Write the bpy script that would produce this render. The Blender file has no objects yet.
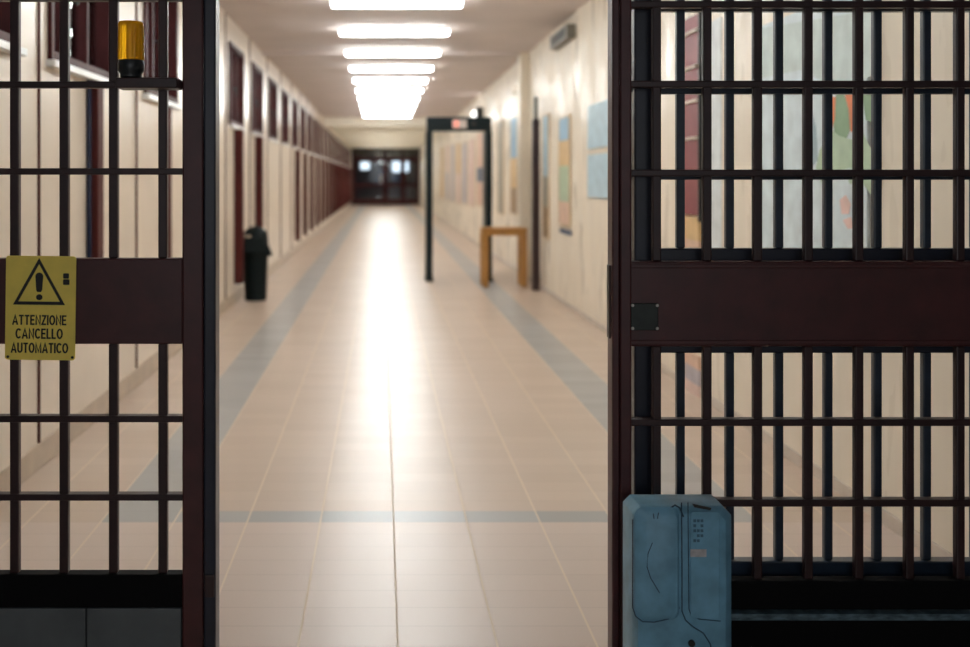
import bpy, bmesh, math, random
from mathutils import Vector, Matrix
random.seed(7)
S = bpy.context.scene
C = S.collection
F, CX, CY, H0 = 1104.0, 382.0, 179.0, 1.405      # focal length in pixels, vanishing point, eye height
XL, XR, HC, YE = -1.67, 2.05, 3.175, 60.0        # left wall, right wall, ceiling height, far end
YA, YB = 3.05, 3.13                              # plane of the fixed right panel, plane of the leaf and the left gate
MOD = 2.13                                       # spacing of lights and window bays

def gx(px, Y): return (px - CX) / F * Y
def gz(py, Y): return H0 - (py - CY) / F * Y

# ------------------------------------------------------------------ materials
def mat(name, col, rough=0.5, metal=0.0, spec=0.5, coat=0.0, noise=0.0, nscale=8.0, bump=0.0, bscale=60.0, stretch=None):
    m = bpy.data.materials.new(name); m.use_nodes = True
    nt = m.node_tree; b = nt.nodes['Principled BSDF']
    b.inputs['Base Color'].default_value = (*col, 1)
    b.inputs['Roughness'].default_value = rough
    b.inputs['Metallic'].default_value = metal
    b.inputs['Specular IOR Level'].default_value = spec
    b.inputs['Coat Weight'].default_value = coat
    b.inputs['Coat Roughness'].default_value = 0.08
    if noise or bump:
        tc = nt.nodes.new('ShaderNodeTexCoord')
        src = tc.outputs['Object']
        if stretch:
            mp = nt.nodes.new('ShaderNodeMapping'); mp.inputs['Scale'].default_value = stretch
            nt.links.new(src, mp.inputs['Vector']); src = mp.outputs['Vector']
    if noise:
        n = nt.nodes.new('ShaderNodeTexNoise'); n.inputs['Scale'].default_value = nscale; n.inputs['Detail'].default_value = 5
        nt.links.new(src, n.inputs['Vector'])
        r = nt.nodes.new('ShaderNodeMapRange')
        r.inputs['From Min'].default_value = 0.3; r.inputs['From Max'].default_value = 0.7
        r.inputs['To Min'].default_value = 1 - noise; r.inputs['To Max'].default_value = 1 + noise
        nt.links.new(n.outputs['Fac'], r.inputs['Value'])
        mx = nt.nodes.new('ShaderNodeVectorMath'); mx.operation = 'SCALE'
        mx.inputs[0].default_value = col
        nt.links.new(r.outputs['Result'], mx.inputs['Scale'])
        nt.links.new(mx.outputs['Vector'], b.inputs['Base Color'])
    if bump:
        n2 = nt.nodes.new('ShaderNodeTexNoise'); n2.inputs['Scale'].default_value = bscale
        nt.links.new(src, n2.inputs['Vector'])
        bp = nt.nodes.new('ShaderNodeBump'); bp.inputs['Strength'].default_value = bump; bp.inputs['Distance'].default_value = 0.004
        nt.links.new(n2.outputs['Fac'], bp.inputs['Height']); nt.links.new(bp.outputs['Normal'], b.inputs['Normal'])
    return m

def emis(name, col, strength):
    m = bpy.data.materials.new(name); m.use_nodes = True
    b = m.node_tree.nodes['Principled BSDF']
    b.inputs['Base Color'].default_value = (*col, 1)
    b.inputs['Emission Color'].default_value = (*col, 1)
    b.inputs['Emission Strength'].default_value = strength
    return m

def glass(name, col=(1, 1, 1), rough=0.0):
    m = bpy.data.materials.new(name); m.use_nodes = True
    nt = m.node_tree; out = nt.nodes['Material Output']; nt.nodes.remove(nt.nodes['Principled BSDF'])
    tr = nt.nodes.new('ShaderNodeBsdfTransparent'); tr.inputs['Color'].default_value = (*col, 1)
    gl = nt.nodes.new('ShaderNodeBsdfGlossy'); gl.inputs['Roughness'].default_value = rough
    fr = nt.nodes.new('ShaderNodeFresnel'); fr.inputs['IOR'].default_value = 1.5
    mx = nt.nodes.new('ShaderNodeMixShader')
    nt.links.new(fr.outputs[0], mx.inputs[0]); nt.links.new(tr.outputs[0], mx.inputs[1]); nt.links.new(gl.outputs[0], mx.inputs[2])
    nt.links.new(mx.outputs[0], out.inputs['Surface'])
    return m

M = {}
M['wall'] = mat('cream enamel wall paint', (0.74, 0.64, 0.525), 0.32, spec=0.35, coat=0.08, noise=0.05, nscale=2.5, bump=0.03, bscale=7)
M['wall_r'] = mat('glossy cream wall paint', (0.78, 0.69, 0.565), 0.22, spec=0.08, coat=0.0, noise=0.05, nscale=2.0, bump=0.12, bscale=3.2, stretch=(1, 1.6, 0.5))
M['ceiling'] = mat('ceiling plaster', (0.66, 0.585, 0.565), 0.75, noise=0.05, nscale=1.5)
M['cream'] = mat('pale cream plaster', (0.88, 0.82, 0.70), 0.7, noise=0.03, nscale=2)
M['skirt'] = mat('beige stone skirting', (0.46, 0.36, 0.26), 0.35, noise=0.12, nscale=6)
M['hallwall'] = mat('grey hall plaster', (0.42, 0.42, 0.42), 0.8, noise=0.05)
M['maroon'] = mat('dark maroon enamel', (0.056, 0.0095, 0.010), 0.42, noise=0.25, nscale=12, bump=0.08, bscale=40)
M['maroon_bar'] = mat('worn dark maroon bar paint', (0.023, 0.0055, 0.006), 0.42, noise=0.3, nscale=14, bump=0.06, bscale=50)
M['navy'] = mat('blackish blue enamel', (0.006, 0.009, 0.022), 0.36, noise=0.25, nscale=10)
M['navy_bar'] = mat('dark blue grey bar paint', (0.013, 0.024, 0.042), 0.34, noise=0.3, nscale=14)
M['near_black'] = mat('near black finish', (0.0015, 0.0015, 0.002), 0.75, spec=0.15, noise=0.2, nscale=9)  # near-black finish for the bottom rails, right kerb and head plate
M['kerb'] = mat('grey kerb tile', (0.10, 0.115, 0.12), 0.5, noise=0.18, nscale=9, bump=0.1)
M['joint'] = mat('dark kerb joint', (0.02, 0.022, 0.024), 0.8, noise=0.1)
M['track'] = mat('worn steel track', (0.10, 0.16, 0.19), 0.45, metal=0.4, noise=0.6, nscale=30, stretch=(1, 1, 3))
M['winred'] = mat('dark red window enamel', (0.055, 0.011, 0.011), 0.5, spec=0.15, noise=0.2, nscale=6)
M['ductred'] = mat('dark red duct enamel', (0.080, 0.018, 0.016), 0.55, spec=0.12, noise=0.2, nscale=5)
M['ductblue'] = mat('navy pipe enamel', (0.012, 0.016, 0.045), 0.25, noise=0.2, nscale=5)
M['sill'] = mat('white marble sill', (0.82, 0.82, 0.80), 0.3, noise=0.04)
M['glass'] = glass('clear window glass', (0.92, 0.96, 0.97))
M['doorglass'] = glass('dim door glass', (0.75, 0.78, 0.82), 0.05)
M['transom'] = glass('frosted transom glass', (0.9, 0.85, 0.75), 0.25)
M['lamp'] = emis('lit fluorescent diffuser', (0.97, 1.0, 0.985), 34.0)
M['smalllamp'] = emis('lit emergency lamp', (1, 1, 1), 2.5)
M['housing'] = mat('white lamp housing', (0.8, 0.8, 0.78), 0.4, noise=0.02)
M['yellow'] = mat('yellow enamel sign plate', (0.93, 0.73, 0.13), 0.5, noise=0.08, nscale=14, bump=0.05, bscale=50)
M['ink'] = mat('black sign ink', (0.008, 0.008, 0.007), 0.5, noise=0.1)
M['amber'] = mat('amber ribbed plastic', (0.80, 0.40, 0.008), 0.2, noise=0.08, nscale=20)
_b = M['amber'].node_tree.nodes['Principled BSDF']; _b.inputs['Transmission Weight'].default_value = 0.45; _b.inputs['IOR'].default_value = 1.3
M['blackplastic'] = mat('black plastic', (0.008, 0.012, 0.013), 0.4, noise=0.1)
M['blue'] = mat('dusty blue plastic', (0.155, 0.36, 0.50), 0.45, noise=0.22, nscale=16, bump=0.05, bscale=90)
M['bluemark'] = mat('mid blue moulded plastic', (0.06, 0.15, 0.22), 0.5, noise=0.1)
M['bluedark'] = mat('dark blue groove', (0.022, 0.06, 0.10), 0.5, noise=0.1)
M['sticker'] = mat('worn pale sticker', (0.52, 0.50, 0.50), 0.6, noise=0.25, nscale=60)
M['lockplate'] = mat('dark green grey lock plate', (0.016, 0.022, 0.019), 0.45, metal=0.3, noise=0.25, nscale=30)
M['bolt'] = mat('bare bolt steel', (0.42, 0.40, 0.36), 0.3, metal=0.9, noise=0.1, nscale=30)
M['binbody'] = mat('dark bin plastic', (0.002, 0.007, 0.008), 0.5, spec=0.2, noise=0.15, nscale=12)
M['label'] = mat('pale label', (0.55, 0.5, 0.38), 0.5, noise=0.1)
M['detector'] = mat('dark green grey detector enamel', (0.002, 0.010, 0.013), 0.5, spec=0.25, noise=0.1)
M['displayred'] = emis('lit red display', (0.95, 0.35, 0.28), 0.55)
M['displaywhite'] = mat('pale display window', (0.7, 0.62, 0.58), 0.3, noise=0.05)
M['wood'] = mat('orange varnished wood', (0.44, 0.205, 0.045), 0.35, noise=0.18, nscale=5, stretch=(6, 6, 0.8))
M['post'] = mat('very dark red post enamel', (0.028, 0.008, 0.008), 0.4, noise=0.2)
M['posthead'] = mat('black green post head', (0.008, 0.012, 0.010), 0.5, noise=0.2)
M['vent'] = mat('grey brown vent metal', (0.17, 0.155, 0.125), 0.5, noise=0.15)
M['ventdark'] = mat('dark vent slot', (0.03, 0.03, 0.026), 0.7, noise=0.1)
M['beigebox'] = mat('ochre beige plastic', (0.52, 0.38, 0.20), 0.5, noise=0.05)
M['frame_pale'] = mat('pale wood frame', (0.60, 0.46, 0.30), 0.45, noise=0.1)
_nt = M['wall_r'].node_tree; _b = _nt.nodes['Principled BSDF']
_tc = _nt.nodes.new('ShaderNodeTexCoord'); _mp = _nt.nodes.new('ShaderNodeMapping'); _mp.inputs['Scale'].default_value = (1, 3.0, 0.8)
_n = _nt.nodes.new('ShaderNodeTexNoise'); _n.inputs['Scale'].default_value = 1.6; _n.inputs['Detail'].default_value = 3
_r = _nt.nodes.new('ShaderNodeMapRange'); _r.inputs['From Min'].default_value = 0.35; _r.inputs['From Max'].default_value = 0.65
_r.inputs['To Min'].default_value = 0.20; _r.inputs['To Max'].default_value = 0.60
_nt.links.new(_tc.outputs['Object'], _mp.inputs['Vector']); _nt.links.new(_mp.outputs['Vector'], _n.inputs['Vector'])
_nt.links.new(_n.outputs['Fac'], _r.inputs['Value']); _nt.links.new(_r.outputs['Result'], _b.inputs['Roughness'])
M['skirt_r'] = mat('pale stone skirting', (0.58, 0.50, 0.42), 0.4, noise=0.1, nscale=6)
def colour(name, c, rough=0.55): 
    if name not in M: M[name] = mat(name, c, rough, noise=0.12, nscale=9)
    return M[name]

def floor_material():
    m = bpy.data.materials.new('beige floor tiles with grey border'); m.use_nodes = True
    nt = m.node_tree; N = nt.nodes.new; L = nt.links.new
    b = nt.nodes['Principled BSDF']
    geo = N('ShaderNodeNewGeometry'); sep = N('ShaderNodeSeparateXYZ'); L(geo.outputs['Position'], sep.inputs[0])
    def mth(op, a, c=None, d=None):
        n = N('ShaderNodeMath'); n.operation = op
        for i, v in enumerate((a, c, d)):
            if v is None: continue
            if isinstance(v, (int, float)): n.inputs[i].default_value = v
            else: L(v, n.inputs[i])
        return n.outputs[0]
    X, Y = sep.outputs['X'], sep.outputs['Y']
    u = mth('DIVIDE', mth('SUBTRACT', X, 0.0475), 0.30)
    v = mth('DIVIDE', mth('SUBTRACT', Y, 4.52), 0.15)
    fu, fv = mth('FRACT', u), mth('FRACT', v)
    iu, iv = mth('FLOOR', u), mth('FLOOR', v)
    def edge(f, w): return mth('LESS_THAN', mth('SUBTRACT', 0.5, mth('ABSOLUTE', mth('SUBTRACT', f, 0.5))), w)
    ju, jv = edge(fu, 0.012), edge(fv, 0.014)
    def between(a, lo, hi): return mth('MULTIPLY', mth('GREATER_THAN', a, lo), mth('LESS_THAN', a, hi))
    far = mth('GREATER_THAN', Y, 4.52)
    sL = between(X, -1.1525, -0.8525); sR = between(X, 1.2475, 1.5475)
    cross = mth('MULTIPLY', between(Y, 4.52, 4.67), between(X, -1.1525, 1.5475))
    grey = mth('MAXIMUM', mth('MULTIPLY', mth('MAXIMUM', sL, sR), far), cross)
    cmb = N('ShaderNodeCombineXYZ'); L(iu, cmb.inputs[0]); L(iv, cmb.inputs[1])
    wn = N('ShaderNodeTexWhiteNoise'); wn.noise_dimensions = '2D'; L(cmb.outputs[0], wn.inputs['Vector'])
    nz = N('ShaderNodeTexNoise'); nz.inputs['Scale'].default_value = 1.3; nz.inputs['Detail'].default_value = 4
    L(geo.outputs['Position'], nz.inputs['Vector'])
    def mix(fac, a, c):
        n = N('ShaderNodeMix'); n.data_type = 'RGBA'
        if isinstance(fac, (int, float)): n.inputs[0].default_value = fac
        else: L(fac, n.inputs[0])
        for i, w in ((6, a), (7, c)):
            if isinstance(w, tuple): n.inputs[i].default_value = (*w, 1)
            else: L(w, n.inputs[i])
        return n.outputs[2]
    beige = mix(wn.outputs['Value'], (0.50, 0.385, 0.295), (0.56, 0.44, 0.345))
    beige = mix(mth('MULTIPLY', nz.outputs['Fac'], 0.5), beige, (0.49, 0.37, 0.28))
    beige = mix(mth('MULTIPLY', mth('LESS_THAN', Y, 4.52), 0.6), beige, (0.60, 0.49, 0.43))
    greyc = mix(wn.outputs['Value'], (0.315, 0.305, 0.29), (0.365, 0.36, 0.345))
    col = mix(grey, beige, greyc)
    col = mix(mth('MULTIPLY', jv, 0.28), col, (0.22, 0.16, 0.12))
    col = mix(mth('MULTIPLY', ju, 0.85), col, (0.74, 0.63, 0.50))
    L(col, b.inputs['Base Color'])
    rr = N('ShaderNodeMapRange'); L(nz.outputs['Fac'], rr.inputs['Value'])
    rr.inputs['To Min'].default_value = 0.32; rr.inputs['To Max'].default_value = 0.40
    L(mth('MAXIMUM', rr.outputs['Result'], mth('MULTIPLY', ju, 0.85)), b.inputs['Roughness'])
    L(mth('MULTIPLY', mth('SUBTRACT', 1.0, mth('MULTIPLY', ju, 0.9)), 0.6), b.inputs['Specular IOR Level'])
    L(mth('MULTIPLY', mth('SUBTRACT', 1.0, ju), 0.10), b.inputs['Coat Weight']); b.inputs['Coat Roughness'].default_value = 0.2
    return m
M['floor'] = floor_material()

# ------------------------------------------------------------------ mesh builders
class MB:
    """collects shapes; build() links them as one mesh object"""
    def __init__(self): self.bm = bmesh.new(); self.slot = 0
    def _tag(self, faces):
        for f in faces: f.material_index = self.slot
    def box(self, x0, x1, y0, y1, z0, z1, bev=0.0, seg=2):
        t = bmesh.new(); bmesh.ops.create_cube(t, size=1)
        for v in t.verts:
            v.co = Vector(((x0 + x1) / 2 + v.co.x * (x1 - x0), (y0 + y1) / 2 + v.co.y * (y1 - y0), (z0 + z1) / 2 + v.co.z * (z1 - z0)))
        if bev: bmesh.ops.bevel(t, geom=t.edges[:], offset=bev, segments=seg, affect='EDGES', profile=0.5)
        self._merge(t); return self
    def _merge(self, t):
        me = bpy.data.meshes.new('tmp'); t.to_mesh(me); t.free()
        n = len(self.bm.faces); self.bm.from_mesh(me); bpy.data.meshes.remove(me)
        self.bm.faces.ensure_lookup_table(); self._tag(self.bm.faces[n:])
    def cyl(self, p0, p1, r0, r1=None, seg=20, cap=True):
        r1 = r0 if r1 is None else r1
        p0, p1 = Vector(p0), Vector(p1); d = p1 - p0
        t = bmesh.new(); bmesh.ops.create_cone(t, cap_ends=cap, segments=seg, radius1=r0, radius2=r1, depth=d.length)
        q = d.to_track_quat('Z', 'Y').to_matrix().to_4x4()
        bmesh.ops.transform(t, matrix=Matrix.Translation((p0 + p1) / 2) @ q, verts=t.verts)
        self._merge(t); return self
    def lathe(self, prof, seg=32, cx=0, cy=0, sx=1, sy=1):
        """prof: list of (radius, z), closed at both ends"""
        t = bmesh.new(); rings = []
        for r, z in prof:
            rings.append([t.verts.new((cx + sx * r * math.cos(2 * math.pi * k / seg), cy + sy * r * math.sin(2 * math.pi * k / seg), z)) for k in range(seg)])
        for a, b in zip(rings, rings[1:]):
            for k in range(seg): t.faces.new((a[k], a[(k + 1) % seg], b[(k + 1) % seg], b[k]))
        t.faces.new(rings[0][::-1]); t.faces.new(rings[-1])
        self._merge(t); return self
    def prism(self, pts, thick, axis='Y', bev=0.0):
        """pts: outline 3-D points in one plane, extruded by thick along axis"""
        t = bmesh.new()
        d = {'X': Vector((thick, 0, 0)), 'Y': Vector((0, thick, 0)), 'Z': Vector((0, 0, thick))}[axis]
        a = [t.verts.new(Vector(p)) for p in pts]; b = [t.verts.new(Vector(p) + d) for p in pts]
        n = len(a)
        t.faces.new(a); t.faces.new(b[::-1])
        for k in range(n): t.faces.new((a[k], b[k], b[(k + 1) % n], a[(k + 1) % n]))
        bmesh.ops.recalc_face_normals(t, faces=t.faces)
        if bev: bmesh.ops.bevel(t, geom=t.edges[:], offset=bev, segments=2, affect='EDGES', profile=0.5)
        self._merge(t); return self
    def tube(self, pts, r, seg=10):
        pts = [Vector(p) for p in pts]; t = bmesh.new(); rings = []
        for i, p in enumerate(pts):
            d = (pts[min(i + 1, len(pts) - 1)] - pts[max(i - 1, 0)]).normalized()
            q = d.to_track_quat('Z', 'Y')
            rings.append([t.verts.new(p + q @ Vector((r * math.cos(2 * math.pi * k / seg), r * math.sin(2 * math.pi * k / seg), 0))) for k in range(seg)])
        for a, b in zip(rings, rings[1:]):
            for k in range(seg): t.faces.new((a[k], a[(k + 1) % seg], b[(k + 1) % seg], b[k]))
        t.faces.new(rings[0][::-1]); t.faces.new(rings[-1])
        self._merge(t); return self
    def build(self, name, material, parent=None, smooth=False):
        me = bpy.data.meshes.new(name)
        if parent is not None: bmesh.ops.transform(self.bm, matrix=Matrix.Translation(-origin(parent)), verts=self.bm.verts)
        bmesh.ops.recalc_face_normals(self.bm, faces=self.bm.faces)
        self.bm.to_mesh(me); self.bm.free()
        for mm in (material if isinstance(material, (list, tuple)) else [material]): me.materials.append(mm)
        if smooth:
            me.polygons.foreach_set('use_smooth', [True] * len(me.polygons))
            me.set_sharp_from_angle(angle=math.radians(35))
        o = bpy.data.objects.new(name, me); C.objects.link(o)
        if parent is not None: o.parent = parent
        return o
def origin(o):
    return o.location + (origin(o.parent) if o.parent else Vector())

def tag(o, label, cat, group=None):
    o['label'] = label; o['category'] = cat
    if group: o['group'] = group
    return o
def thing(name, loc, label, cat, group=None):
    o = bpy.data.objects.new(name, None); C.objects.link(o); o.location = loc
    o.empty_display_size = 0.1
    return tag(o, label, cat, group)
def struct(o, label=None):
    o['kind'] = 'structure'
    if label: o['label'] = label
    return o
def sgroup(name, loc, label):
    o = bpy.data.objects.new(name, None); C.objects.link(o); o.location = loc
    return struct(o, label)
def copy_tree(o, parent=None):
    c = o.copy(); C.objects.link(c)
    if parent is not None: c.parent = parent
    for ch in list(o.children): copy_tree(ch, c)
    return c

# ------------------------------------------------------------------ window bays on the left wall
ducts = [6.35 + MOD * n for n in range(0, 25)]
ducts[0] = 6.27

bays = [(4.05, 5.02)] + [(d - 0.76, d + 0.46) for d in ducts]
bays[4] = (12.0, 13.22)
ducts[3] = 12.48; ducts[4] = 14.54
ZS, ZH = 2.0, 2.91

# ------------------------------------------------------------------ room shell
struct(MB().box(-4, 4.2, -3.2, 66, -0.12, 0).build('floor', M['floor']), 'beige tiled corridor floor with a grey tile border')
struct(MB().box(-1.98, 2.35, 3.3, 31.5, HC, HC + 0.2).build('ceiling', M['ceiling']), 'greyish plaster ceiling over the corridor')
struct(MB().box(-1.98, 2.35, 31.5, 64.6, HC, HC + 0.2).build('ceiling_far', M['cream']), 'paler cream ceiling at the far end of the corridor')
w = MB()
w.box(XL - 0.3, XL, 3.3, YE, 0, ZS).box(XL - 0.3, XL, 3.3, YE, ZH, HC)
prev = 3.3
for a, b in bays:
    w.box(XL - 0.3, XL, prev, a, ZS, ZH); prev = b
w.box(XL - 0.3, XL, prev, YE, ZS, ZH)
struct(w.build('wall_left', M['wall']), 'cream painted left corridor wall')
struct(MB().box(XR, XR + 0.3, 3.3, YE, 0, HC).build('wall_right', M['wall_r']), 'glossy cream right corridor wall')
struct(MB().box(XL, XL + 0.014, 3.3, YE - .12, 0, 0.122, 0.004).build('baseboard_left', M['skirt']), 'beige stone skirting along the left wall')
struct(MB().box(XR - 0.014, XR, 3.3, YE - .12, 0, 0.06, 0.004).build('baseboard_right', M['skirt_r']), 'beige stone skirting along the right wall')
struct(MB().box(XL, XR, 31.5, 31.75, HC - 0.26, HC).build('beam', M['cream']), 'cream beam across the corridor ceiling')
ribs = [37.4 + 2.6 * k for k in range(9)]
for y in ribs: struct(MB().box(XL, XR, y, y + .2, HC - 0.14, HC).build('added_beam_far', M['cream']), 'added shallow cream beam catching light in the far ceiling')  # beams added so their faces catch the hidden lights
struct(MB().box(1.93, XR, 15.35, 15.75, 0, HC).build('pilaster', M['wall_r']), 'cream pilaster on the right wall')
struct(MB().box(XL, 1.93, 15.42, 15.68, HC - 0.035, HC).build('trim_1', M['ceiling']), 'shallow ceiling rib at the pilaster')
# the hall on the camera's side of the gates
struct(MB().box(-2.2, -1.9, -3.2, 3.3, 0, HC).box(XL - .3, XL, 2.95, 3.3, 0, HC).build('wall_hall_left', M['hallwall']))
struct(MB().box(2.3, 2.6, -3.2, 3.3, 0, HC).box(XR, XR + .3, 2.95, 3.3, 0, HC).build('wall_hall_right', M['hallwall']))
b = MB()
b.box(-2.2, -1.2, -3.4, -3.2, 0, HC).box(1.6, 2.6, -3.4, -3.2, 0, HC).box(-1.2, 1.6, -3.4, -3.2, 0, 0.9).box(-1.2, 1.6, -3.4, -3.2, 2.5, HC)  # unseen opening added in the back wall so daylight reaches the gate fronts
struct(b.build('wall_back', M['hallwall']))
struct(MB().box(-2.2, 2.6, -3.4, 3.3, HC, HC + 0.2).build('ceiling_hall', M['hallwall']))
struct(MB().box(XL, XR, 2.98, 3.3, 2.42, HC).build('added_wall_over_gates', M['hallwall']))  # unseen wall added to keep corridor light off the gate fronts

def window(name, a, b, label):
    r = sgroup(name, (XL, (a + b) / 2, ZS), label)
    x0, x1, t = XL - 0.075, XL + 0.022, 0.05
    f = MB()
    f.box(x0, x1, a, a + t, ZS, ZH, .004).box(x0, x1, b - t, b, ZS, ZH, .004).box(x0, x1, a + t, b - t, ZS, ZS + t, .004).box(x0, x1, a + t, b - t, ZH - t, ZH, .004)
    f.build('window_frame', M['winred'], r)
    for k in (1, 2):
        y = a + (b - a) * k / 3
        MB().box(XL - 0.07, XL - 0.014, y - .02, y + .02, ZS + t, ZH - t, .004).build('mullion', M['winred'], r)
    MB().box(XL - 0.066, XL - 0.060, a + t, b - t, ZS + t, ZH - t).build('pane', M['glass'], r)
    MB().box(XL - 0.02, XL + 0.05, a - 0.03, b + 0.03, ZS - 0.035, ZS, .004).build('sill', M['sill'], r)
    MB().cyl((XL - .04, (a + b) / 2 - .19, ZS + .42), (XL + .035, (a + b) / 2 - .19, ZS + .42), .009).box(XL + .025, XL + .042, (a + b) / 2 - .2, (a + b) / 2 - .18, ZS + .34, ZS + .44, .004).build('handle', M['blackplastic'], r)
    return r
ORD = ['first', 'second', 'third', 'fourth', 'fifth', 'sixth', 'seventh', 'eighth', 'ninth', 'tenth', 'eleventh', 'twelfth', 'thirteenth',
       'fourteenth', 'fifteenth', 'sixteenth', 'seventeenth', 'eighteenth', 'nineteenth', 'twentieth', 'twenty-first', 'twenty-second',
       'twenty-third', 'twenty-fourth', 'twenty-fifth', 'twenty-sixth']
window('window_1', *bays[0], 'dark red high window nearest the gates on the left wall')
w2 = window('window_2', *bays[1], 'second dark red high window on the left wall')
for n in range(2, len(bays)):
    c = copy_tree(w2); c.name = 'window_%d' % (n + 1)
    c.location.y = sum(bays[n]) / 2
    c['label'] = '%s dark red high window along the left wall' % ORD[n]

# vertical dark red ducts under the windows
def duct(y, zb, label, pipe=False, out=.062):
    r = thing('cable_duct', (XL, y, zb), label, 'duct', 'red ducts down the left wall')
    MB().box(XL - .001, XL + out, y - .02, y + 0.115, zb, ZS - 0.036, .008).build('duct_cover', M['ductred'], r)
    if pipe: MB().cyl((XL + .016, y - .036, zb), (XL + .016, y - .036, ZS - 0.036), .015, seg=14).build('pipe', M['ductblue'], r, True)
    return r
seen = 0
d0 = duct(ducts[0], 0.62, 'dark red and navy duct on the left wall behind the gate, under the second window', True)
for n, y in enumerate(ducts):
    if n in (0, 2, 5, 6): continue
    lab = {1: 'dark red duct seen through the gate, beside its right stile', 2: 'dark red duct on the left wall hidden behind the gate post',
           3: 'dark red duct on the left wall just before the black bin', 4: 'dark red duct on the left wall just behind the black bin'}.get(n)
    if not lab: 
        lab = '%s dark red duct along the left wall beyond the black bin' % ORD[n - 6]
    if n == 1:
        d1 = duct(y, 0.22, lab, out=.035); continue
    if n == 3:
        d3 = duct(y, 0.22, lab, out=.095); continue
    if n == 7:
        d7 = duct(y, 0.22, lab, out=.082); continue
    c = copy_tree(d7 if n > 7 else d3 if n > 3 else d1); c.location.y = y; c['label'] = lab

# thin glossy joint strips between bays
def strip(y, label):
    return tag(MB().cyl((XL + .003, y, 0.125), (XL + .003, y, HC - .002), .009, seg=12).build('joint_strip', M['ductred'], None, True), label, 'strip', 'thin joint strips on the left wall')
for n in (0, 1, 3, 4, 5, 6, 7, 8, 9, 10, 11):
    y = 5.36 + MOD * n
    if n == 0: s0 = strip(y, 'thin dark red joint strip on the wall behind the yellow sign'); continue
    c = s0.copy(); C.objects.link(c); c.location.y = y - 5.36
    c['label'] = {1: 'thin dark red joint strip on the wall behind the gate, below the amber beacon', 2: 'thin dark red joint strip on the wall behind the left gate post'}.get(n, '%s thin dark red joint strip beyond the left gate post' % ORD[n - 3])

# ------------------------------------------------------------------ ceiling lights
LX = 0.145
def light(y, label, group='ceiling strip lights'):
    r = thing('ceiling_light', (LX, y, HC), label, 'ceiling light', group)
    MB().box(LX - .655, LX + .655, y - .09, y + .09, HC - .028, HC, .004).build('housing', M['housing'], r)
    MB().box(LX - .64, LX + .64, y - .078, y + .078, HC - .078, HC - .0285, .024, 4).build('diffuser', M['lamp'], r, True)
    return r
l0 = None
for k in range(-3, 10):
    y = 10.85 + MOD * k
    if k < 0: lab = 'lit strip light on the corridor ceiling above the picture, near the gates'
    elif k == 0: lab = 'nearest lit strip light in view, cut by the top edge of the picture'
    elif k == 9: lab = 'lit strip light farthest away, last of the row on the ceiling'
    else: lab = '%s lit strip light in view on the ceiling, counted from the nearest' % ORD[k]
    if l0 is None: l0 = light(y, lab)
    else:
        c = copy_tree(l0); c.location.y = y; c['label'] = lab
for y in [32.2, 34.4] + [y + 1.1 for y in ribs[:-1]]:  # unseen lights added to brighten the far ceiling and floor
    c = copy_tree(l0); c.location.y = y; c['label'] = 'added unseen strip light behind a cream ceiling beam'; c['group'] = 'added lights behind the far beams'

# ------------------------------------------------------------------ far end: glazed doors and the vestibule behind
e = MB()
e.box(XL - .3, XL + .02, YE, YE + .25, 0, HC).box(XR - .02, XR + .3, YE, YE + .25, 0, HC).box(XL + .02, XR - .02, YE, YE + .25, HC - .04, HC)
struct(e.build('wall_end', M['cream']), 'end wall around the glazed doors')
d = sgroup('door_1', (0.2, YE, 0), 'dark glazed double doors with side lights at the far end of the corridor')
x0, x1 = XL + .02, XR - .02
fr = MB()
for x in (x0, x0 + 1.78, x0 + 2.72, x1 - .09):
    fr.box(x, x + .12, YE + .05, YE + .17, 0, HC - .04)
fr.box(x0, x1, YE + .05, YE + .17, 2.50, 2.62).box(x0, x1, YE + .05, YE + .17, HC - .12, HC - .04)
fr.build('door_frame', M['winred'], d)
for (a, b) in ((x0 + .12, x0 + 1.78), (x0 + 1.90, x0 + 2.72), (x0 + 2.84, x1 - .09)):
    lf = MB(); lf.box(a, b, YE + .08, YE + .13, 0.02, .32).box(a, a + .08, YE + .08, YE + .13, .32, 2.49).box(b - .08, b, YE + .08, YE + .13, .32, 2.49)
    lf.box(a + .08, b - .08, YE + .08, YE + .13, 2.36, 2.49).box(a + .08, b - .08, YE + .08, YE + .13, .98, 1.16)
    leaf = lf.build('door_leaf', M['winred'], d)
    MB().box(a + .08, b - .08, YE + .10, YE + .11, .32, 2.36).build('pane', M['doorglass'], leaf)
    MB().box(a + .01, b - .01, YE + .10, YE + .11, 2.63, HC - .13).build('transom', M['transom'], d)
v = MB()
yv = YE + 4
v.box(XL - .3, XL, YE + .25, yv, 0, HC).box(XR, XR + .3, YE + .25, yv, 0, HC)
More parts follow.
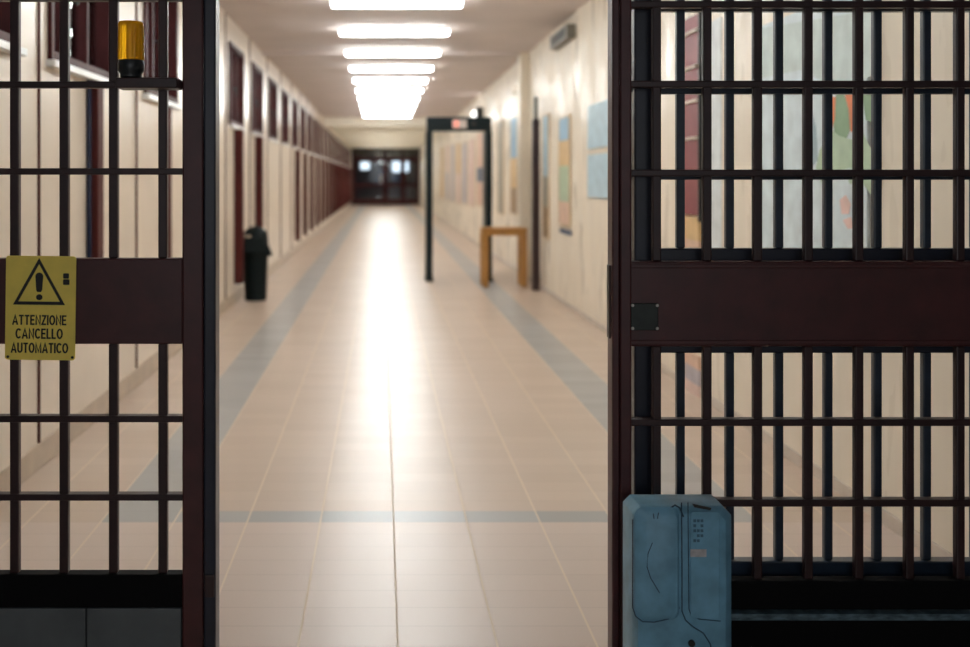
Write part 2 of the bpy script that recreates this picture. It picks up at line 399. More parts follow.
# back wall with two bright window openings
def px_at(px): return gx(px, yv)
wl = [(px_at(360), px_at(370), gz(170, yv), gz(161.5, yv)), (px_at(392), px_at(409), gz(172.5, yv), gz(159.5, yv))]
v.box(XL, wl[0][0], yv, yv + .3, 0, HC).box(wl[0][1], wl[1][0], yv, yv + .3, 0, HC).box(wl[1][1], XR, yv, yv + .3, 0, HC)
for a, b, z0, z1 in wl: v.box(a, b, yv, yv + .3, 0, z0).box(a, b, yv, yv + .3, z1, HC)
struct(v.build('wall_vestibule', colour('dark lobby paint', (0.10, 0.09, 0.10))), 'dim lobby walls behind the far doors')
for i, (a, b, z0, z1) in enumerate(wl):
    g = sgroup('window_%d' % (40 + i), ((a + b) / 2, yv, z0), 'bright window glimpsed through the far doors')
    f = MB(); t = .03
    f.box(a, a + t, yv + .05, yv + .12, z0, z1).box(b - t, b, yv + .05, yv + .12, z0, z1).box(a + t, b - t, yv + .05, yv + .12, z0, z0 + t).box(a + t, b - t, yv + .05, yv + .12, z1 - t, z1)
    f.build('window_frame', M['housing'], g)
    MB().box(a + t, b - t, yv + .08, yv + .086, z0 + t, z1 - t).build('pane', M['glass'], g)
o = MB().box(px_at(379.5), px_at(384.5), yv - .02, yv, gz(185, yv), gz(175, yv), .004).build('notice', colour('orange notice', (0.75, 0.33, 0.03)))
tag(o, 'small orange notice glimpsed through the far glazed doors', 'notice')
o = MB().box(px_at(393), px_at(403), yv - .02, yv, gz(182, yv), gz(174.5, yv), .004).build('notice', colour('blue notice', (0.12, 0.22, 0.48)))
tag(o, 'blue notice under the bright window beyond the far doors', 'notice')
t = thing('counter', (px_at(400), YE + 2.6, 0), 'low pale counter glimpsed behind the right far door', 'counter')
MB().box(px_at(389), px_at(409), YE + 2.4, YE + 2.9, 0, .95, .01).build('body', colour('pale grey laminate', (0.52, 0.50, 0.52)), t)
MB().box(px_at(388), px_at(410), YE + 2.36, YE + 2.94, .95, .99, .01).build('countertop', M['sill'], t)

# ------------------------------------------------------------------ posters and boards on the right wall
def rp(px, py, X=XR):
    Y = F * X / (px - CX); return Y, H0 - (py - CY) / F * Y
def panel(name, px0, px1, py0, py1, bands, label, cat='poster', group='posters on the right wall', frame=True, thick=.02, border=.02):
    ya, yb = F * XR / (px1 - CX), F * XR / (px0 - CX); ym = (ya + yb) / 2
    z1, z0 = H0 - (py0 - CY) / F * ym, H0 - (py1 - CY) / F * ym
    r = thing(name, (XR, ym, z0), label, cat, group)
    m = MB(); mats = []; tot = sum(b[1] for b in bands); z = z1
    for i, (c, wgt) in enumerate(bands):
        zz = z - (z1 - z0) * wgt / tot
        m.slot = i; m.box(XR - thick, XR + .001, ya, yb, zz, z); mats.append(c); z = zz
    m.build('print', mats, r)
    if frame:
        f = MB(); w = border
        f.box(XR - thick - .006, XR - .001, ya - w, ya, z0 - w, z1 + w, .002).box(XR - thick - .006, XR - .001, yb, yb + w, z0 - w, z1 + w, .002)
        f.box(XR - thick - .006, XR - .001, ya, yb, z1, z1 + w, .002).box(XR - thick - .006, XR - .001, ya, yb, z0 - w, z0, .002)
        f.build('frame', M['frame_pale'], r)
    return r
cb = colour('pale blue print', (0.42, 0.56, 0.63)); cb2 = colour('mid blue print', (0.26, 0.42, 0.55))
co = colour('orange print', (0.62, 0.42, 0.20)); cg = colour('soft green print', (0.40, 0.49, 0.34)); cp = colour('salmon print', (0.64, 0.43, 0.32))
cbr = colour('brown print', (0.30, 0.19, 0.10)); cgr = colour('grey olive print', (0.30, 0.28, 0.22)); cw = colour('off white print', (0.72, 0.70, 0.64))
clil = colour('lilac grey print', (0.44, 0.40, 0.44)); cpk = colour('pale pink print', (0.68, 0.50, 0.44)); cnv = colour('navy print', (0.05, 0.08, 0.14))
panel('poster', 589.5, 611, 103, 147.5, [(cb, 1)], 'pale blue poster beside the right gate post, upper of the pair', frame=False)
panel('poster', 589.5, 611, 154, 198, [(cb, 1)], 'pale blue poster beside the right gate post, lower of the pair', frame=False)
panel('poster', 561, 571, 118, 224, [(cb2, 22), (co, 25), (cg, 35), (cp, 22)], 'tall narrow poster in blue, orange and green beside the blue pair')
panel('wall_notice', 560.5, 571.5, 229.5, 234, [(cnv, 1)], 'small dark blue label under the tall orange and green poster', 'label', None, frame=False, thick=.012)
panel('poster', 544.5, 550, 116, 237, [(cb, 60), (cgr, 30), (cbr, 30)], 'tall narrow poster in blue and brown just before the dark red post')
panel('poster', 512, 518.5, 118, 213, [(cb2, 40), (co, 30), (cbr, 25)], 'tall poster blue above and orange below, behind the dark red post')
panel('poster', 499.5, 504, 122, 213, [(cgr, 1)], 'olive grey narrow poster to the right of the metal detector')
tail = [(478, 484, 133, 205, [(cp, 30), (cnv, 12), (cp, 20)], 'salmon poster with a dark patch just inside the detector right post'),
        (470, 475, 140, 205, [(cpk, 1)], 'pale pink poster second from the right inside the detector arch'),
        (463.5, 467.5, 143, 203, [(clil, 1)], 'lilac grey poster third from the right inside the detector arch'),
        (457.5, 461, 144, 203, [(co, 1), (cpk, 1)], 'orange and pink poster fourth from the right inside the detector arch'),
        (452, 455, 145, 201, [(clil, 1)], 'lilac poster fifth from the right inside the detector arch'),
        (446.5, 449.5, 146, 199, [(cpk, 1), (clil, 1)], 'pink and lilac poster sixth from the right inside the detector arch'),
        (441, 444, 148, 197, [(co, 1)], 'faint orange poster beside the detector left post')]
for a in tail: panel('poster', *a)
# near right: red rack, pale sheet and painting seen through the bars
ya, yb = F * XR / (703 - CX), F * XR / (684 - CX)
r = thing('wall_rack', (XR, (ya + yb) / 2, 1.2), 'tall dark red wall rack with pale rails, behind the barred right panel', 'rack')
MB().box(XR - .03, XR + .001, ya, yb, 1.17, 2.47, .006).build('backboard', colour('dull red laminate', (0.22, 0.045, 0.05), .55), r)
MB().box(XR - .034, XR - .001, ya - .025, ya, 1.13, 2.49, .004).build('side_panel', M['blackplastic'], r)
for z in (1.42, 1.66, 1.90, 2.12, 2.35):
    MB().box(XR - .048, XR - .031, ya, yb, z, z + .018, .003).build('rail', colour('pale rail', (0.66, 0.56, 0.46)), r)
panel('poster', 684, 702, 217, 262, [(co, 1), (cp, 1)], 'orange poster below the dark red wall rack', frame=False)
panel('poster', 684, 702, 352, 396, [(cp, 12), (clil, 14), (cpk, 14)], 'faded reddish poster low on the wall under the orange one', frame=False)
panel('poster', 709, 722, 20, 250, [(colour('blue white sheet', (0.66, 0.70, 0.70)), 1)], 'tall blank bluish white sheet right of the red rack', frame=False, thick=.006)

ya, yb = F * XR / (874 - CX), F * XR / (762 - CX)
r = thing('painting', (XR, (ya + yb) / 2, 1.0), 'large pale painting with green hills and orange patches behind the barred right panel', 'painting')
MB().box(XR - .012, XR - .001, ya + .03, yb - .03, 1.01, 2.19).build('stretcher_frame', M['frame_pale'], r)
m = MB(); m.box(XR - .03, XR - .0125, ya, yb, 0.98, 2.22, .003)
X2 = XR - .031
def patch(slot, pts):
    m.slot = slot
    m.prism([(X2,) + rp(px, py, X2) for px, py in pts], -.0006 * (1 + slot * .4), 'X')
patch(1, [(762, 28), (800, 22), (872, 10), (872, 75), (845, 92), (800, 70), (762, 78)])
patch(3, [(832, 130), (840, 136), (853, 140), (862, 132), (872, 150), (872, 172), (850, 168), (832, 172), (824, 186), (816, 168), (820, 150)])
patch(2, [(836, 95), (843, 92), (848, 104), (851, 128), (845, 142), (835, 138), (833, 120)])
patch(4, [(845, 94), (857, 94), (858, 130), (851, 132), (849, 110)])
patch(4, [(830, 97), (836, 97), (835, 120), (832, 128), (829, 112)])
patch(2, [(862, 95), (872, 92), (872, 122), (866, 120)])
patch(5, [(840, 200), (846, 195), (851, 204), (849, 214), (842, 214)])
patch(5, [(843, 220), (851, 217), (855, 228), (848, 229)])
patch(3, [(846, 170), (872, 172), (872, 196), (862, 182), (850, 184)])
patch(6, [(808, 120), (812, 112), (816, 128), (818, 160), (811, 168), (806, 150)])
m.build('canvas', [colour('pale blue wash', (0.60, 0.68, 0.70)), colour('misty grey green wash', (0.52, 0.60, 0.57)), colour('leaf green paint', (0.22, 0.34, 0.20)),
                   colour('light green paint', (0.42, 0.54, 0.38)), colour('vermilion paint', (0.72, 0.20, 0.07)), colour('blush paint', (0.74, 0.52, 0.46)),
                   colour('blue grey paint', (0.34, 0.44, 0.48))], r)

# small fittings high on the right wall
ya, yb = F * XR / (576 - CX), F * XR / (558.5 - CX)
r = thing('wall_vent', (XR, (ya + yb) / 2, 2.93), 'grey brown vent box high on the right wall', 'vent')
MB().box(XR - .10, XR - .001, ya, yb, 2.90, 3.05, .01).build('vent_body', M['vent'], r)
MB().box(XR - .103, XR - .1005, ya + .12, yb - .12, 2.93, 3.02).build('grille', M['ventdark'], r)
o = MB().box(XR - .07, XR + .001, 16.15, 16.75, 2.70, 2.82, .01).build('junction_box', M['beigebox']); tag(o, 'ochre junction box high on the right wall beyond the pilaster', 'box')
r = thing('emergency_light', (XR, 23.0, 2.7), 'small white lamp on the right wall just above the detector', 'lamp')
MB().box(XR - .16, XR + .001, 22.7, 23.3, 2.66, 2.82, .02).build('lamp_body', M['smalllamp'], r)
MB().box(XR - .12, XR - .001, 22.3, 22.69, 2.66, 2.86, .01).build('bracket', M['ventdark'], r)

# dark red post by the right wall
r = thing('wall_post', (1.94, 13.95, 0), 'dark red post with a thin black head standing against the right wall', 'post')
MB().box(1.90, 1.988, 13.9, 14.0, 0, 2.16, .008).build('shaft', M['post'], r)
MB().box(1.925, 1.963, 13.92, 13.98, 2.16, 2.45, .006).build('post_head', M['posthead'], r)

# ------------------------------------------------------------------ metal detector
yd = 15.15
xa, xb = gx(427, yd), gx(491.5, yd); zt = gz(117, yd)
r = thing('metal_detector', ((xa + xb) / 2, yd, 0), 'dark walk-through metal detector arch standing in the corridor', 'metal detector')
for x in (xa, xb - .07):
    p = MB().box(x - .008, x + .078, yd - .02, yd + .45, 0.02, zt - .19, .012, 3).build('side_panel', M['detector'], r)
    MB().box(x - .02, x + .09, yd - .04, yd + .47, 0, .03, .008).build('foot', M['detector'], p)
MB().box(xa, xb, yd - .02, yd + .28, zt - .19, zt, .012, 3).build('header', M['detector'], r)
q = MB().box(gx(452.5, yd), gx(466.5, yd), yd - .028, yd - .0205, zt - .155, zt - .035, .004).build('display', M['displaywhite'], r)
MB().box(gx(453.5, yd), gx(458.5, yd), yd - .033, yd - .0285, zt - .14, zt - .05, .003).build('red_segment', M['displayred'], q)
MB().box(gx(471, yd), gx(476, yd), yd - .026, yd - .0205, zt - .12, zt - .06, .003).build('indicator', M['ventdark'], r)

# ------------------------------------------------------------------ small wooden table
yt = 14.35
xa, xb = gx(482, yt), gx(527.5, yt); zt = gz(228, yt)
r = thing('wooden_table', ((xa + xb) / 2, yt, 0), 'small orange wooden table in front of the metal detector right post', 'table')
MB().box(xa, xb, yt - .03, yt + .42, zt - .035, zt, .006).build('tabletop', M['wood'], r)
for x in (xa + .008, xb - .083):
    for y in (yt - .015, yt + .335): MB().box(x, x + .075, y, y + .07, 0, zt - .0355, .006).build('leg', M['wood'], r)
ap = MB(); ap.box(xa + .083, xb - .083, yt, yt + .02, zt - .10, zt - .0355).box(xa + .083, xb - .083, yt + .37, yt + .39, zt - .10, zt - .0355)
ap.box(xa + .02, xa + .04, yt + .055, yt + .335, zt - .10, zt - .0355).box(xb - .04, xb - .02, yt + .055, yt + .335, zt - .10, zt - .0355)
ap.build('apron', M['wood'], r)

# ------------------------------------------------------------------ litter bin
yb_ = 12.8; xc = gx(255.5, yb_) 
r = thing('litter_bin', (xc, yb_, 0), 'black green litter bin with a domed flap lid by the left wall', 'bin')
MB().lathe([(.118, 0), (.125, .015), (.128, .05), (.145, .50), (.150, .515), (.150, .53)], 36, xc, yb_, 1, .85).build('body', M['binbody'], r, True)
MB().lathe([(.165, .5305), (.17, .545), (.17, .575), (.158, .585)], 36, xc, yb_, 1, .85).build('rim', M['binbody'], r, True)
MB().lathe([(.150, .5855), (.152, .68), (.146, .74), (.125, .80), (.085, .84), (.03, .858), (.004, .86)], 36, xc, yb_, 1, .85).build('lid', M['binbody'], r, True)
fl = MB().prism([(xc - .10, yb_ - .138, .73), (xc + .11, yb_ - .138, .73), (xc + .155, yb_ - .165, .56), (xc - .125, yb_ - .165, .56)], .018, 'Y', .004).build('flap', M['binbody'], r)
MB().prism([(xc + .12, yb_ - .10, .66), (xc + .155, yb_ - .10, .64), (xc + .20, yb_ - .10, .52), (xc + .14, yb_ - .10, .52)], .12, 'Y', .005).build('side_flap', M['binbody'], r)
MB().box(xc - .11, xc - .035, yb_ - .152, yb_ - .139, .735, .762, .003).build('label_tag', M['label'], r)

# ------------------------------------------------------------------ gates
def bars(parent, xs, w, Y, z0, z1, m, d=None, name='vertical_bar'):
    d = d or w
    for x in xs:
        MB().box(x - w / 2, x + w / 2, Y - d / 2, Y + d / 2, z0, z1, .004).build(name, m, parent)
def rails(parent, zs, h, Y, x0, x1, m, d=.016, name='cross_rail'):
    for z in zs:
        MB().box(x0, x1, Y - d / 2, Y + d / 2, z - h / 2, z + h / 2, .003).build(name, m, parent)
ZTOP = 2.40
# left gate
kz = gz(605.5, YB)
xl, xr_ = XL + .01, gx(184, YB)
G = thing('barred_gate', ((xl + xr_) / 2, YB, kz), 'dark maroon barred gate on the left carrying the yellow warning sign', 'gate')
zb0, zb1 = gz(343, YB), gz(258, YB)
xs = [gx(15.5 + 49.3 * k, YB) for k in range(-4, 4)]
bars(G, xs, .0255, YB, gz(572, YB), zb0, M['maroon_bar'])
bars(G, xs, .0255, YB, zb1, ZTOP - .05, M['maroon_bar'])
rails(G, [gz(y, YB) for y in (418, 496)] + [gz(y, YB) for y in (171.5, 85, -2, -90)], .0185, YB, xl, xr_, M['maroon_bar'], .034)
MB().box(xl, xr_, YB - .022, YB + .022, zb0, zb1, .004).build('solid_panel', M['maroon'], G)
MB().box(xl, xr_, YB - .022, YB + .022, kz + .002, gz(572, YB), .004).build('bottom_rail', M['near_black'], G)
MB().box(xl, xr_, YB - .022, YB + .022, ZTOP - .05, ZTOP, .004).build('top_rail', M['maroon'], G)
MB().box(xr_, gx(204.8, YB), YB - .03, YB + .03, .005, ZTOP, .005).build('stile', M['maroon'], G)
# post closing the left gate
r = thing('gate_post', (gx(211, YB), YB, 0), 'blackish blue steel post at the right edge of the left gate', 'post')
xp0, xp1 = gx(205.6, YB), gx(217.6, YB)
MB().box(xp0, xp1, YB - .035, YB + .04, 0, ZTOP + .018, .005).build('shaft', M['navy'], r)
MB().box(xp0 + .004, xp1 - .004, YB - .042, YB - .0355, gz(592, YB), gz(570, YB), .002).build('lock_cover', M['maroon_bar'], r)

# fixed panel on the right
xj0, xj1 = gx(610, YA), gx(617.3, YA)
r = thing('gate_post', (xj0, YA, 0), 'dark maroon post with chipped edge at the left of the right barred panel', 'post')
MB().box(xj0, xj1, YA - .03, YA + .035, 0, ZTOP + .018, .004).build('shaft', M['maroon'], r)
cl = MB()
for z0, z1 in ((gz(338, YA), gz(265, YA)),): cl.box(xj0 - .005, xj0 - .0002, YA - .012, YA + .02, z0, z1, .0015)
cl.build('strike_plate', M['maroon_bar'], r)
xs0 = gx(618, YA); xe = XR - .01
kzr = gz(608, YA)
P = thing('barred_screen', ((xs0 + xe) / 2, YA, kzr), 'fixed dark maroon barred panel on the right behind the blue motor case', 'gate')
zr0, zr1 = gz(345.5, YA), gz(261, YA)
xs = [gx(656 + 50.45 * k, YA) for k in range(0, 10)]
xs = [x for x in xs if x < xe - .02]
bars(P, xs, .024, YA, gz(578, YA), zr0, M['maroon_bar'])
bars(P, xs, .024, YA, zr1, ZTOP - .05, M['maroon_bar'])
rails(P, [gz(y, YA) for y in (421.5, 501.5)] + [gz(y, YA) for y in (173, 84.5, 5, -90)], .0190, YA, xs0 + .03, xe, M['maroon_bar'], .034)
pan = MB().box(xs0 + .005, xe, YA - .02, YA + .02, zr0, zr1, .004).build('solid_panel', M['maroon'], P)
ln = MB()
for z in (zr0 + .006, zr1 - .018): ln.box(xs0 + .02, xe - .01, YA - .024, YA - .0205, z, z + .012, .002)
ln.build('edge_bead', M['maroon'], pan)
MB().box(xs0, gx(629.5, YA), YA - .028, YA + .028, .005, ZTOP, .005).build('stile', M['maroon'], P)
MB().box(gx(631.2, YA), xe, YA - .024, YA + .02, kzr + .004, gz(578, YA), .004).build('bottom_rail', M['near_black'], P)
MB().box(gx(631.2, YA), xe, YA - .022, YA + .02, ZTOP - .05, ZTOP, .004).build('top_rail', M['maroon'], P)
x0, x1, z0, z1 = gx(631, YA - .03), gx(658.5, YA - .03), gz(330.5, YA - .03), gz(303.5, YA - .03)
lp = MB().box(x0, x1, YA - .029, YA - .0205, z0, z1, .002).build('lock_plate', M['lockplate'], P)
for x in (x0 + .004, x1 - .004):
    for z in (z0 + .006, z1 - .005): MB().cyl((x, YA - .029, z), (x, YA - .034, z), .0042, seg=10).build('bolt', M['bolt'], lp)
# sliding leaf parked behind it
kz2 = kzr
xq0 = gx(632, YB)
Lf = thing('sliding_gate', ((xq0 + xe) / 2, YB, kz2), 'dark blue black sliding barred leaf parked behind the right panel', 'gate')
xs = [gx(680 + 49.1 * k, YB) for k in range(0, 10)]
xs = [x for x in xs if x < xe - .02]
bars(Lf, xs, .0235, YB, gz(559, YB), gz(352, YB), M['navy_bar'])
bars(Lf, xs, .0235, YB, gz(248, YB), ZTOP - .05, M['navy_bar'])
rails(Lf, [gz(y, YB) for y in (421.5, 502)] + [gz(y, YB) for y in (176.5, 91, 8.5, -84)], .0185, YB, xq0, xe, M['navy_bar'], .034)
MB().box(gx(649.5, YB), xe, YB - .02, YB + .02, gz(352, YB), gz(248, YB), .004).build('solid_panel', M['navy'], Lf)
MB().box(gx(649.5, YB), xe, YB - .022, YB + .022, kz2 + .02, gz(559, YB), .004).build('bottom_rail', M['navy_bar'], Lf)
MB().box(gx(649.5, YB), xe, YB - .022, YB + .022, ZTOP - .05, ZTOP, .004).build('top_rail', M['navy_bar'], Lf)
MB().box(xq0, gx(649.5, YB), YB - .03, YB + .03, kz2 + .02, ZTOP, .005).build('stile', M['navy'], Lf)

# head rail across, kerbs, track
struct(MB().box(XL, XR, YA - .06, YB + .07, ZTOP + .0185, 2.42).build('trim_2', M['near_black']), 'flat head plate over the gates')
kb = MB(); tile = .335; xk = gx(88, YB); edges = [XL + .001]
x = xk - tile * 3
while x < gx(185, YB) - .01:
    if x > XL + .03: edges.append(x)
    x += tile
edges.append(gx(184, YB) - .003)
kb.slot = 1; kb.box(edges[0], edges[-1], YB - .013, YB + .05, 0, kz - .003)
kb.slot = 0
for a, b in zip(edges, edges[1:]): kb.box(a + .002, b - .002, YB - .02, YB + .055, 0, kz - .001, .003)
struct(kb.build('kerb_left', [M['kerb'], M['joint']]), 'grey tiled kerb under the left gate')
struct(MB().box(gx(631.5, YA), XR - .001, YA - .04, YB + .06, 0, kzr - .018, .004).build('kerb_right', M['near_black']), 'black kerb under the right barred panel')
o = MB().box(gx(633, YA), XR - .004, YA - .046, YB + .05, kzr - .0175, kzr + .001, .003).build('guide_track', M['track'])
tag(o, 'worn bluish steel guide track under the right barred panel', 'track')

# ------------------------------------------------------------------ warning sign
ys = YB - .0225
r = thing('warning_sign', (gx(40.5, ys), ys, gz(308, ys)), 'yellow warning sign with black triangle screwed to the left gate', 'sign')
A = lambda px: gx(px, ys - .004); B = lambda py: gz(py, ys - .004)
def rrect(x0, x1, z0, z1, rad, y, n=6):
    pts = []
    for cx, cz, a0 in ((x1 - rad, z1 - rad, 0), (x0 + rad, z1 - rad, 90), (x0 + rad, z0 + rad, 180), (x1 - rad, z0 + rad, 270)):
        for k in range(n + 1):
            a = math.radians(a0 + 90 * k / n); pts.append((cx + rad * math.cos(a), y, cz + rad * math.sin(a)))
    return pts
MB().prism(rrect(A(5.5), A(75.5), B(360), B(256), .008, ys - .004), .0035, 'Y').build('plate', M['yellow'], r)
yi = ys - .0048
def tri(s):
    cx, cz = 39.2, 288.5
    return [(cx + (px - cx) * s, cz + (py - cz) * s) for px, py in ((38.6, 258.0), (13.0, 304.8), (65.0, 304.8))]
t = MB(); to, ti = tri(1.0), tri(0.80)
for k in range(3):
    k2 = (k + 1) % 3
    t.prism([(A(p[0]), yi, B(p[1])) for p in (to[k], to[k2], ti[k2], ti[k])], .0007, 'Y')
t.build('triangle_symbol', M['ink'], r)
t = MB()
pts = [(A(39 + 3.9 * math.cos(a)), yi, B(276.5 - 3.9 * math.sin(a))) for a in [math.pi * k / 10 for k in range(11)]] 
pts += [(A(39 - 3.0), yi, B(290)), (A(39 - 1.8), yi, B(292)), (A(39 + 1.8), yi, B(292)), (A(39 + 3.0), yi, B(290))]
t.prism(pts, .0007, 'Y')
t.prism([(A(39.2 + 3.2 * math.cos(2 * math.pi * k / 16)), yi, B(297.2 - 3.0 * math.sin(2 * math.pi * k / 16))) for k in range(16)], .0007, 'Y')
t.build('exclamation_mark', M['ink'], r)
t = MB()
t.prism(rrect(A(62.8), A(68.6), B(278.4), B(273), .003, yi, 3), .0007, 'Y')
t.prism(rrect(A(62.8), A(69.2), B(284.6), B(278.9), .003, yi, 3), .0007, 'Y')
t.build('pictogram', M['ink'], r)
def arc(cx, cy, rx, ry, a0, a1, n=14):
    return [(cx + rx * math.cos(math.radians(a0 + (a1 - a0) * k / n)), cy + ry * math.sin(math.radians(a0 + (a1 - a0) * k / n))) for k in range(n + 1)]
LET = {   # width, strokes (centre lines, height 1)
    'A': (.74, [[(.07, .0), (.37, .93), (.67, .0)], [(.17, .29), (.57, .29)]]),
    'T': (.62, [[(.0, .92), (.62, .92)], [(.31, .92), (.31, .0)]]),
    'E': (.56, [[(.56, .92), (.08, .92), (.08, .08), (.56, .08)], [(.08, .51), (.51, .51)]]),
    'N': (.66, [[(.08, .0), (.08, .95), (.58, .05), (.58, 1.0)]]),
    'Z': (.60, [[(.02, .92), (.52, .92), (.08, .08), (.59, .08)]]),
    'I': (.17, [[(.085, .0), (.085, 1.0)]]),
    'O': (.74, [arc(.37, .5, .29, .42, 0, 360, 28)]),
    'C': (.68, [arc(.37, .5, .29, .42, 42, 318, 22)]),
    'L': (.52, [[(.08, 1.0), (.08, .08), (.52, .08)]]),
    'U': (.66, [[(.08, 1.0)] + arc(.33, .34, .25, .26, 180, 360, 12) + [(.58, 1.0)]]),
    'M': (.80, [[(.08, .0), (.08, .95), (.40, .12), (.72, .95), (.72, .0)]]),
}
def word(txt, px0, px1, py0, py1):
    gap, W = .12, -.12
    for ch in txt: W += LET[ch][0] + gap
    sx = (A(px1) - A(px0)) / W; h = B(py0) - B(py1); w = .162
    m = MB(); x = 0
    for ch in txt:
        wd_, strokes = LET[ch]
        for st in strokes:
            p = [Vector((A(px0) + (x + a) * sx, B(py1) + b * h)) for a, b in st]
            hw = w * h / 2; closed = (p[0] - p[-1]).length < 1e-6
            L_, R_ = [], []
            n = len(p)
            for k in range(n):
                a = p[k - 1] if k else (p[n - 2] if closed else None); b = p[k + 1] if k < n - 1 else (p[1] if closed else None)
                d0 = (p[k] - a).normalized() if a is not None else None; d1 = (b - p[k]).normalized() if b is not None else None
                d0 = d0 or d1; d1 = d1 or d0
                n0, n1 = Vector((-d0.y, d0.x)), Vector((-d1.y, d1.x)); nn = (n0 + n1).normalized()
                ln = min(hw / max(nn.dot(n0), .35), hw * 1.9)
                L_.append(p[k] + nn * ln); R_.append(p[k] - nn * ln)
            for k in range(n - 1):
                m.prism([(q.x, yi, q.y) for q in (L_[k], L_[k + 1], R_[k + 1], R_[k])], .0007, 'Y')
        x += wd_ + gap
    m.build('lettering', M['ink'], r)
word('ATTENZIONE', 12.5, 66.5, 315, 325)
word('CANCELLO', 16, 63, 328.5, 338.8)
word('AUTOMATICO', 11.5, 68.5, 342.8, 353)
for px, py in ((8.5, 357), (73, 357)): MB().cyl((A(px), ys - .0042, B(py)), (A(px), ys - .006, B(py)), .004, seg=10).build('screw', M['lockplate'], r)
r.rotation_euler = (0, math.radians(0.7), 0)

# ------------------------------------------------------------------ amber beacon on the left gate
yk = YB - .0165 - .05
xc, zb = gx(131, yk), gz(78.5, yk)
r = thing('warning_beacon', (xc, yk, zb), 'amber flashing beacon with black base mounted on the left gate', 'beacon')
pr = [(.026, zb), (.030, zb + .004), (.030, zb + .012), (.036, zb + .022), (.037, zb + .040), (.034, zb + .050)]
MB().lathe(pr, 32, xc, yk).build('base', M['blackplastic'], r, True)
ln_ = MB(); t = bmesh.new(); seg = 72; rings = []
zz = [zb + .0505, zb + .056, zb + .150, zb + .157, zb + .159]; rr = [.0345, .0355, .0345, .031, .004]
for rad, z in zip(rr, zz):
    rings.append([t.verts.new((xc + (rad + (.0012 if k % 4 < 2 else 0)) * math.cos(2 * math.pi * k / seg), yk + (rad + (.0012 if k % 4 < 2 else 0)) * math.sin(2 * math.pi * k / seg), z)) for k in range(seg)])
for a, b in zip(rings, rings[1:]):
    for k in range(seg): t.faces.new((a[k], a[(k + 1) % seg], b[(k + 1) % seg], b[k]))
t.faces.new(rings[0][::-1]); t.faces.new(rings[-1]); ln_._merge(t)
ln_.build('lens', M['amber'], r)
MB().box(gx(118.5, yk), gx(179.5, yk), yk - .04, YB - .0172, gz(89, yk), zb - .0005, .003).build('bracket', M['maroon_bar'], r)

# ------------------------------------------------------------------ blue motor case
yf, ybk = 2.80, 2.925
x0, x1, zt = gx(622.5, ybk), gx(731.5, yf + .03), gz(494, ybk)
r = thing('gate_motor', ((x0 + x1) / 2, yf + .1, 0), 'dusty blue plastic gate motor case standing in front of the right panel', 'motor')
def outline(y, l, rt, top, cut):
    return [Vector((x0 + l, y, .03)), Vector((x1 - rt, y, .03)), Vector((x1 - rt, y, zt - top - cut)), Vector((x1 - rt - cut, y, zt - top)), Vector((x0 + l + cut * .8, y, zt - top)), Vector((x0 + l, y, zt - top - cut * .8))]
def loft(rings, bev, inset=None):
    t = bmesh.new(); R = [[t.verts.new(p) for p in ring] for ring in rings]; n = len(R[0])
    for a, b in zip(R, R[1:]):
        for k in range(n): t.faces.new((a[k], a[(k + 1) % n], b[(k + 1) % n], b[k]))
    t.faces.new(R[0]); t.faces.new(R[-1][::-1])
    bmesh.ops.recalc_face_normals(t, faces=t.faces)
    if bev: bmesh.ops.bevel(t, geom=t.edges[:], offset=bev, segments=2, affect='EDGES', profile=.5)
    return t
bd = MB(); bd._merge(loft([outline(ybk, .0, .0, .0, .024), outline(yf + .03, .004, .0, .003, .024), outline(yf, .012, .024, .014, .018)], .003))
body = bd.build('case', M['blue'], r, True)
U = lambda px: gx(px, yf - .006); W = lambda py: gz(py, yf - .006)
pn = MB(); pn._merge(loft([[Vector(p) for p in rrect(U(635), U(680), W(621), W(508), .022, yf + .0002)], [Vector(p) for p in rrect(U(645.5), U(677), W(614), W(515), .010, yf - .011)]], 0))
pn.build('cover_panel', M['blue'], r, True)
MB().prism(rrect(U(691), U(720), W(619), W(512), .008, yf - .004), .0038, 'Y', .0015).build('cover_panel', M['blue'], r)
def line(pts, rad=.0016, name='seam', m='bluedark', dy=0.0):
    return MB().tube([(U(px), yf - .001 + dy, W(py)) for px, py in pts], rad, 8).build(name, M[m], r, True)
line([(682, 503), (682.5, 560), (682.5, 612), (686, 621), (694, 628), (704, 634), (711, 645), (713, 660)], .0016)
line([(688.5, 503), (689, 560), (689.5, 610), (692, 617), (700, 620), (721, 622)], .0013)
line([(633, 520), (633, 608), (636, 617), (643, 622.5), (655, 623), (668, 620), (676, 616), (680, 608)], .0015)
line([(652, 542), (647.5, 553), (646.5, 566), (650, 577), (656, 587), (659, 592)], .0011, 'scuff_mark', dy=-.0102)
line([(653, 513), (653.5, 518)], .0012, 'scuff_mark', dy=-.0102); line([(658, 512), (657, 518)], .0012, 'scuff_mark', dy=-.0102)
for k in range(5):
    for j in range(3):
        if (k * 3 + j) % 5 == 4: continue
        MB().box(U(693.5 + j * 3.6), U(696.2 + j * 3.6), yf - .0052, yf - .0041, W(522.3 + k * 5), W(519.5 + k * 5)).build('moulded_mark', M['bluemark'], r)
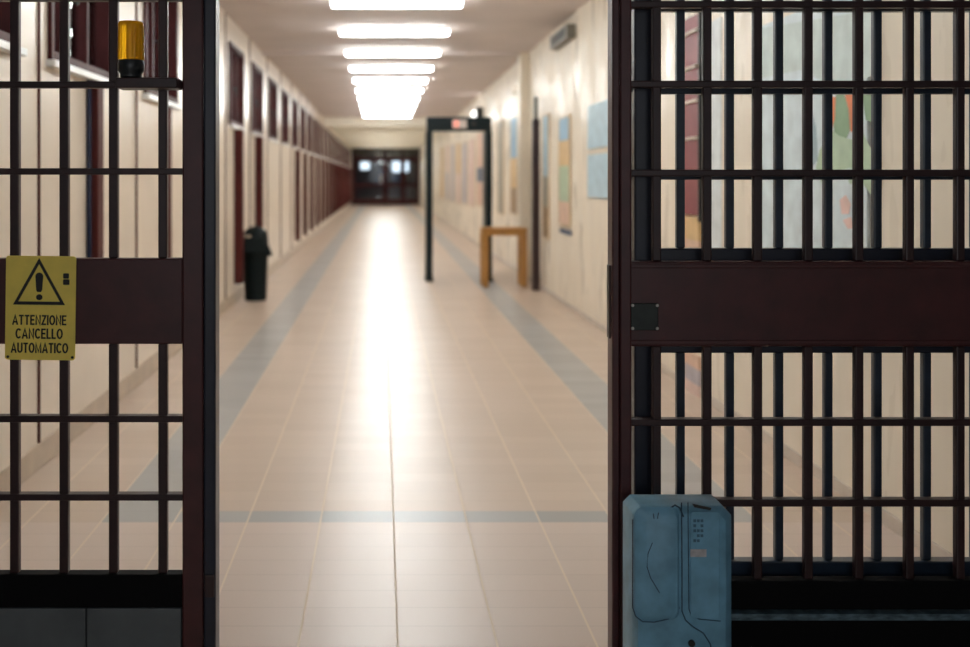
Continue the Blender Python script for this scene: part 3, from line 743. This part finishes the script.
MB().box(U(690.5), U(706.5), yf - .0056, yf - .0042, W(557), W(549.5)).build('sticker', M['sticker'], r)
MB().prism([(U(693), yf - .0012, W(504.5)), (U(712), yf - .0012, W(508.5)), (U(711), yf - .0012, W(511)), (U(695), yf - .0012, W(508))], .003, 'Y').build('vent_slot', M['ink'], r)
MB().cyl((U(692), yf + .002, W(644)), (U(692), yf - .006, W(644)), .0085, seg=24).build('key_hole', M['ink'], r)
MB().box(x0 - .012, x1 + .012, yf - .01, ybk + .008, 0, .0295, .004).build('base_plate', M['navy'], r)
MB().tube([(U(672), yf + .012, zt - .004), (U(677), yf + .012, zt + .004), (U(681), yf + .006, zt - .001), (U(684), yf - .002, zt - .022)], .0022).build('cable', M['bluedark'], r, True)

# ------------------------------------------------------------------ daylight
wd = bpy.data.worlds.new('daylight'); S.world = wd; wd.use_nodes = True
bg = wd.node_tree.nodes['Background']; bg.inputs[0].default_value = (0.93, 0.96, 1.0, 1); bg.inputs[1].default_value = 3.1
def portal(name, loc, rot, sx, sy):
    l = bpy.data.lights.new(name, 'AREA'); l.shape = 'RECTANGLE'; l.size = sx; l.size_y = sy; l.cycles.is_portal = True
    o = bpy.data.objects.new(name, l); C.objects.link(o); o.location = loc; o.rotation_euler = rot; return o
portal('added_hall_opening_portal', (0.2, -3.25, 1.7), (math.radians(90), 0, 0), 2.8, 1.6)  # portal for the opening added behind the camera to light the gates

# ------------------------------------------------------------------ camera
cam = bpy.data.cameras.new('camera'); co_ = bpy.data.objects.new('camera', cam); C.objects.link(co_)
co_.location = (0, 0, H0); co_.rotation_euler = (math.radians(90), 0, 0)
cam.sensor_width = 36; cam.lens = F / 970 * 36
cam.shift_x = (485 - CX) / 970; cam.shift_y = -(323.5 - CY) / 970
cam.clip_end = 300
cam.dof.use_dof = True; cam.dof.focus_distance = 3.05; cam.dof.aperture_fstop = 2.2
S.camera = co_
S.view_settings.view_transform = 'Standard'; S.view_settings.look = 'None'; S.view_settings.gamma = 1; S.view_settings.use_curve_mapping = False
S.view_settings.exposure = 0.0
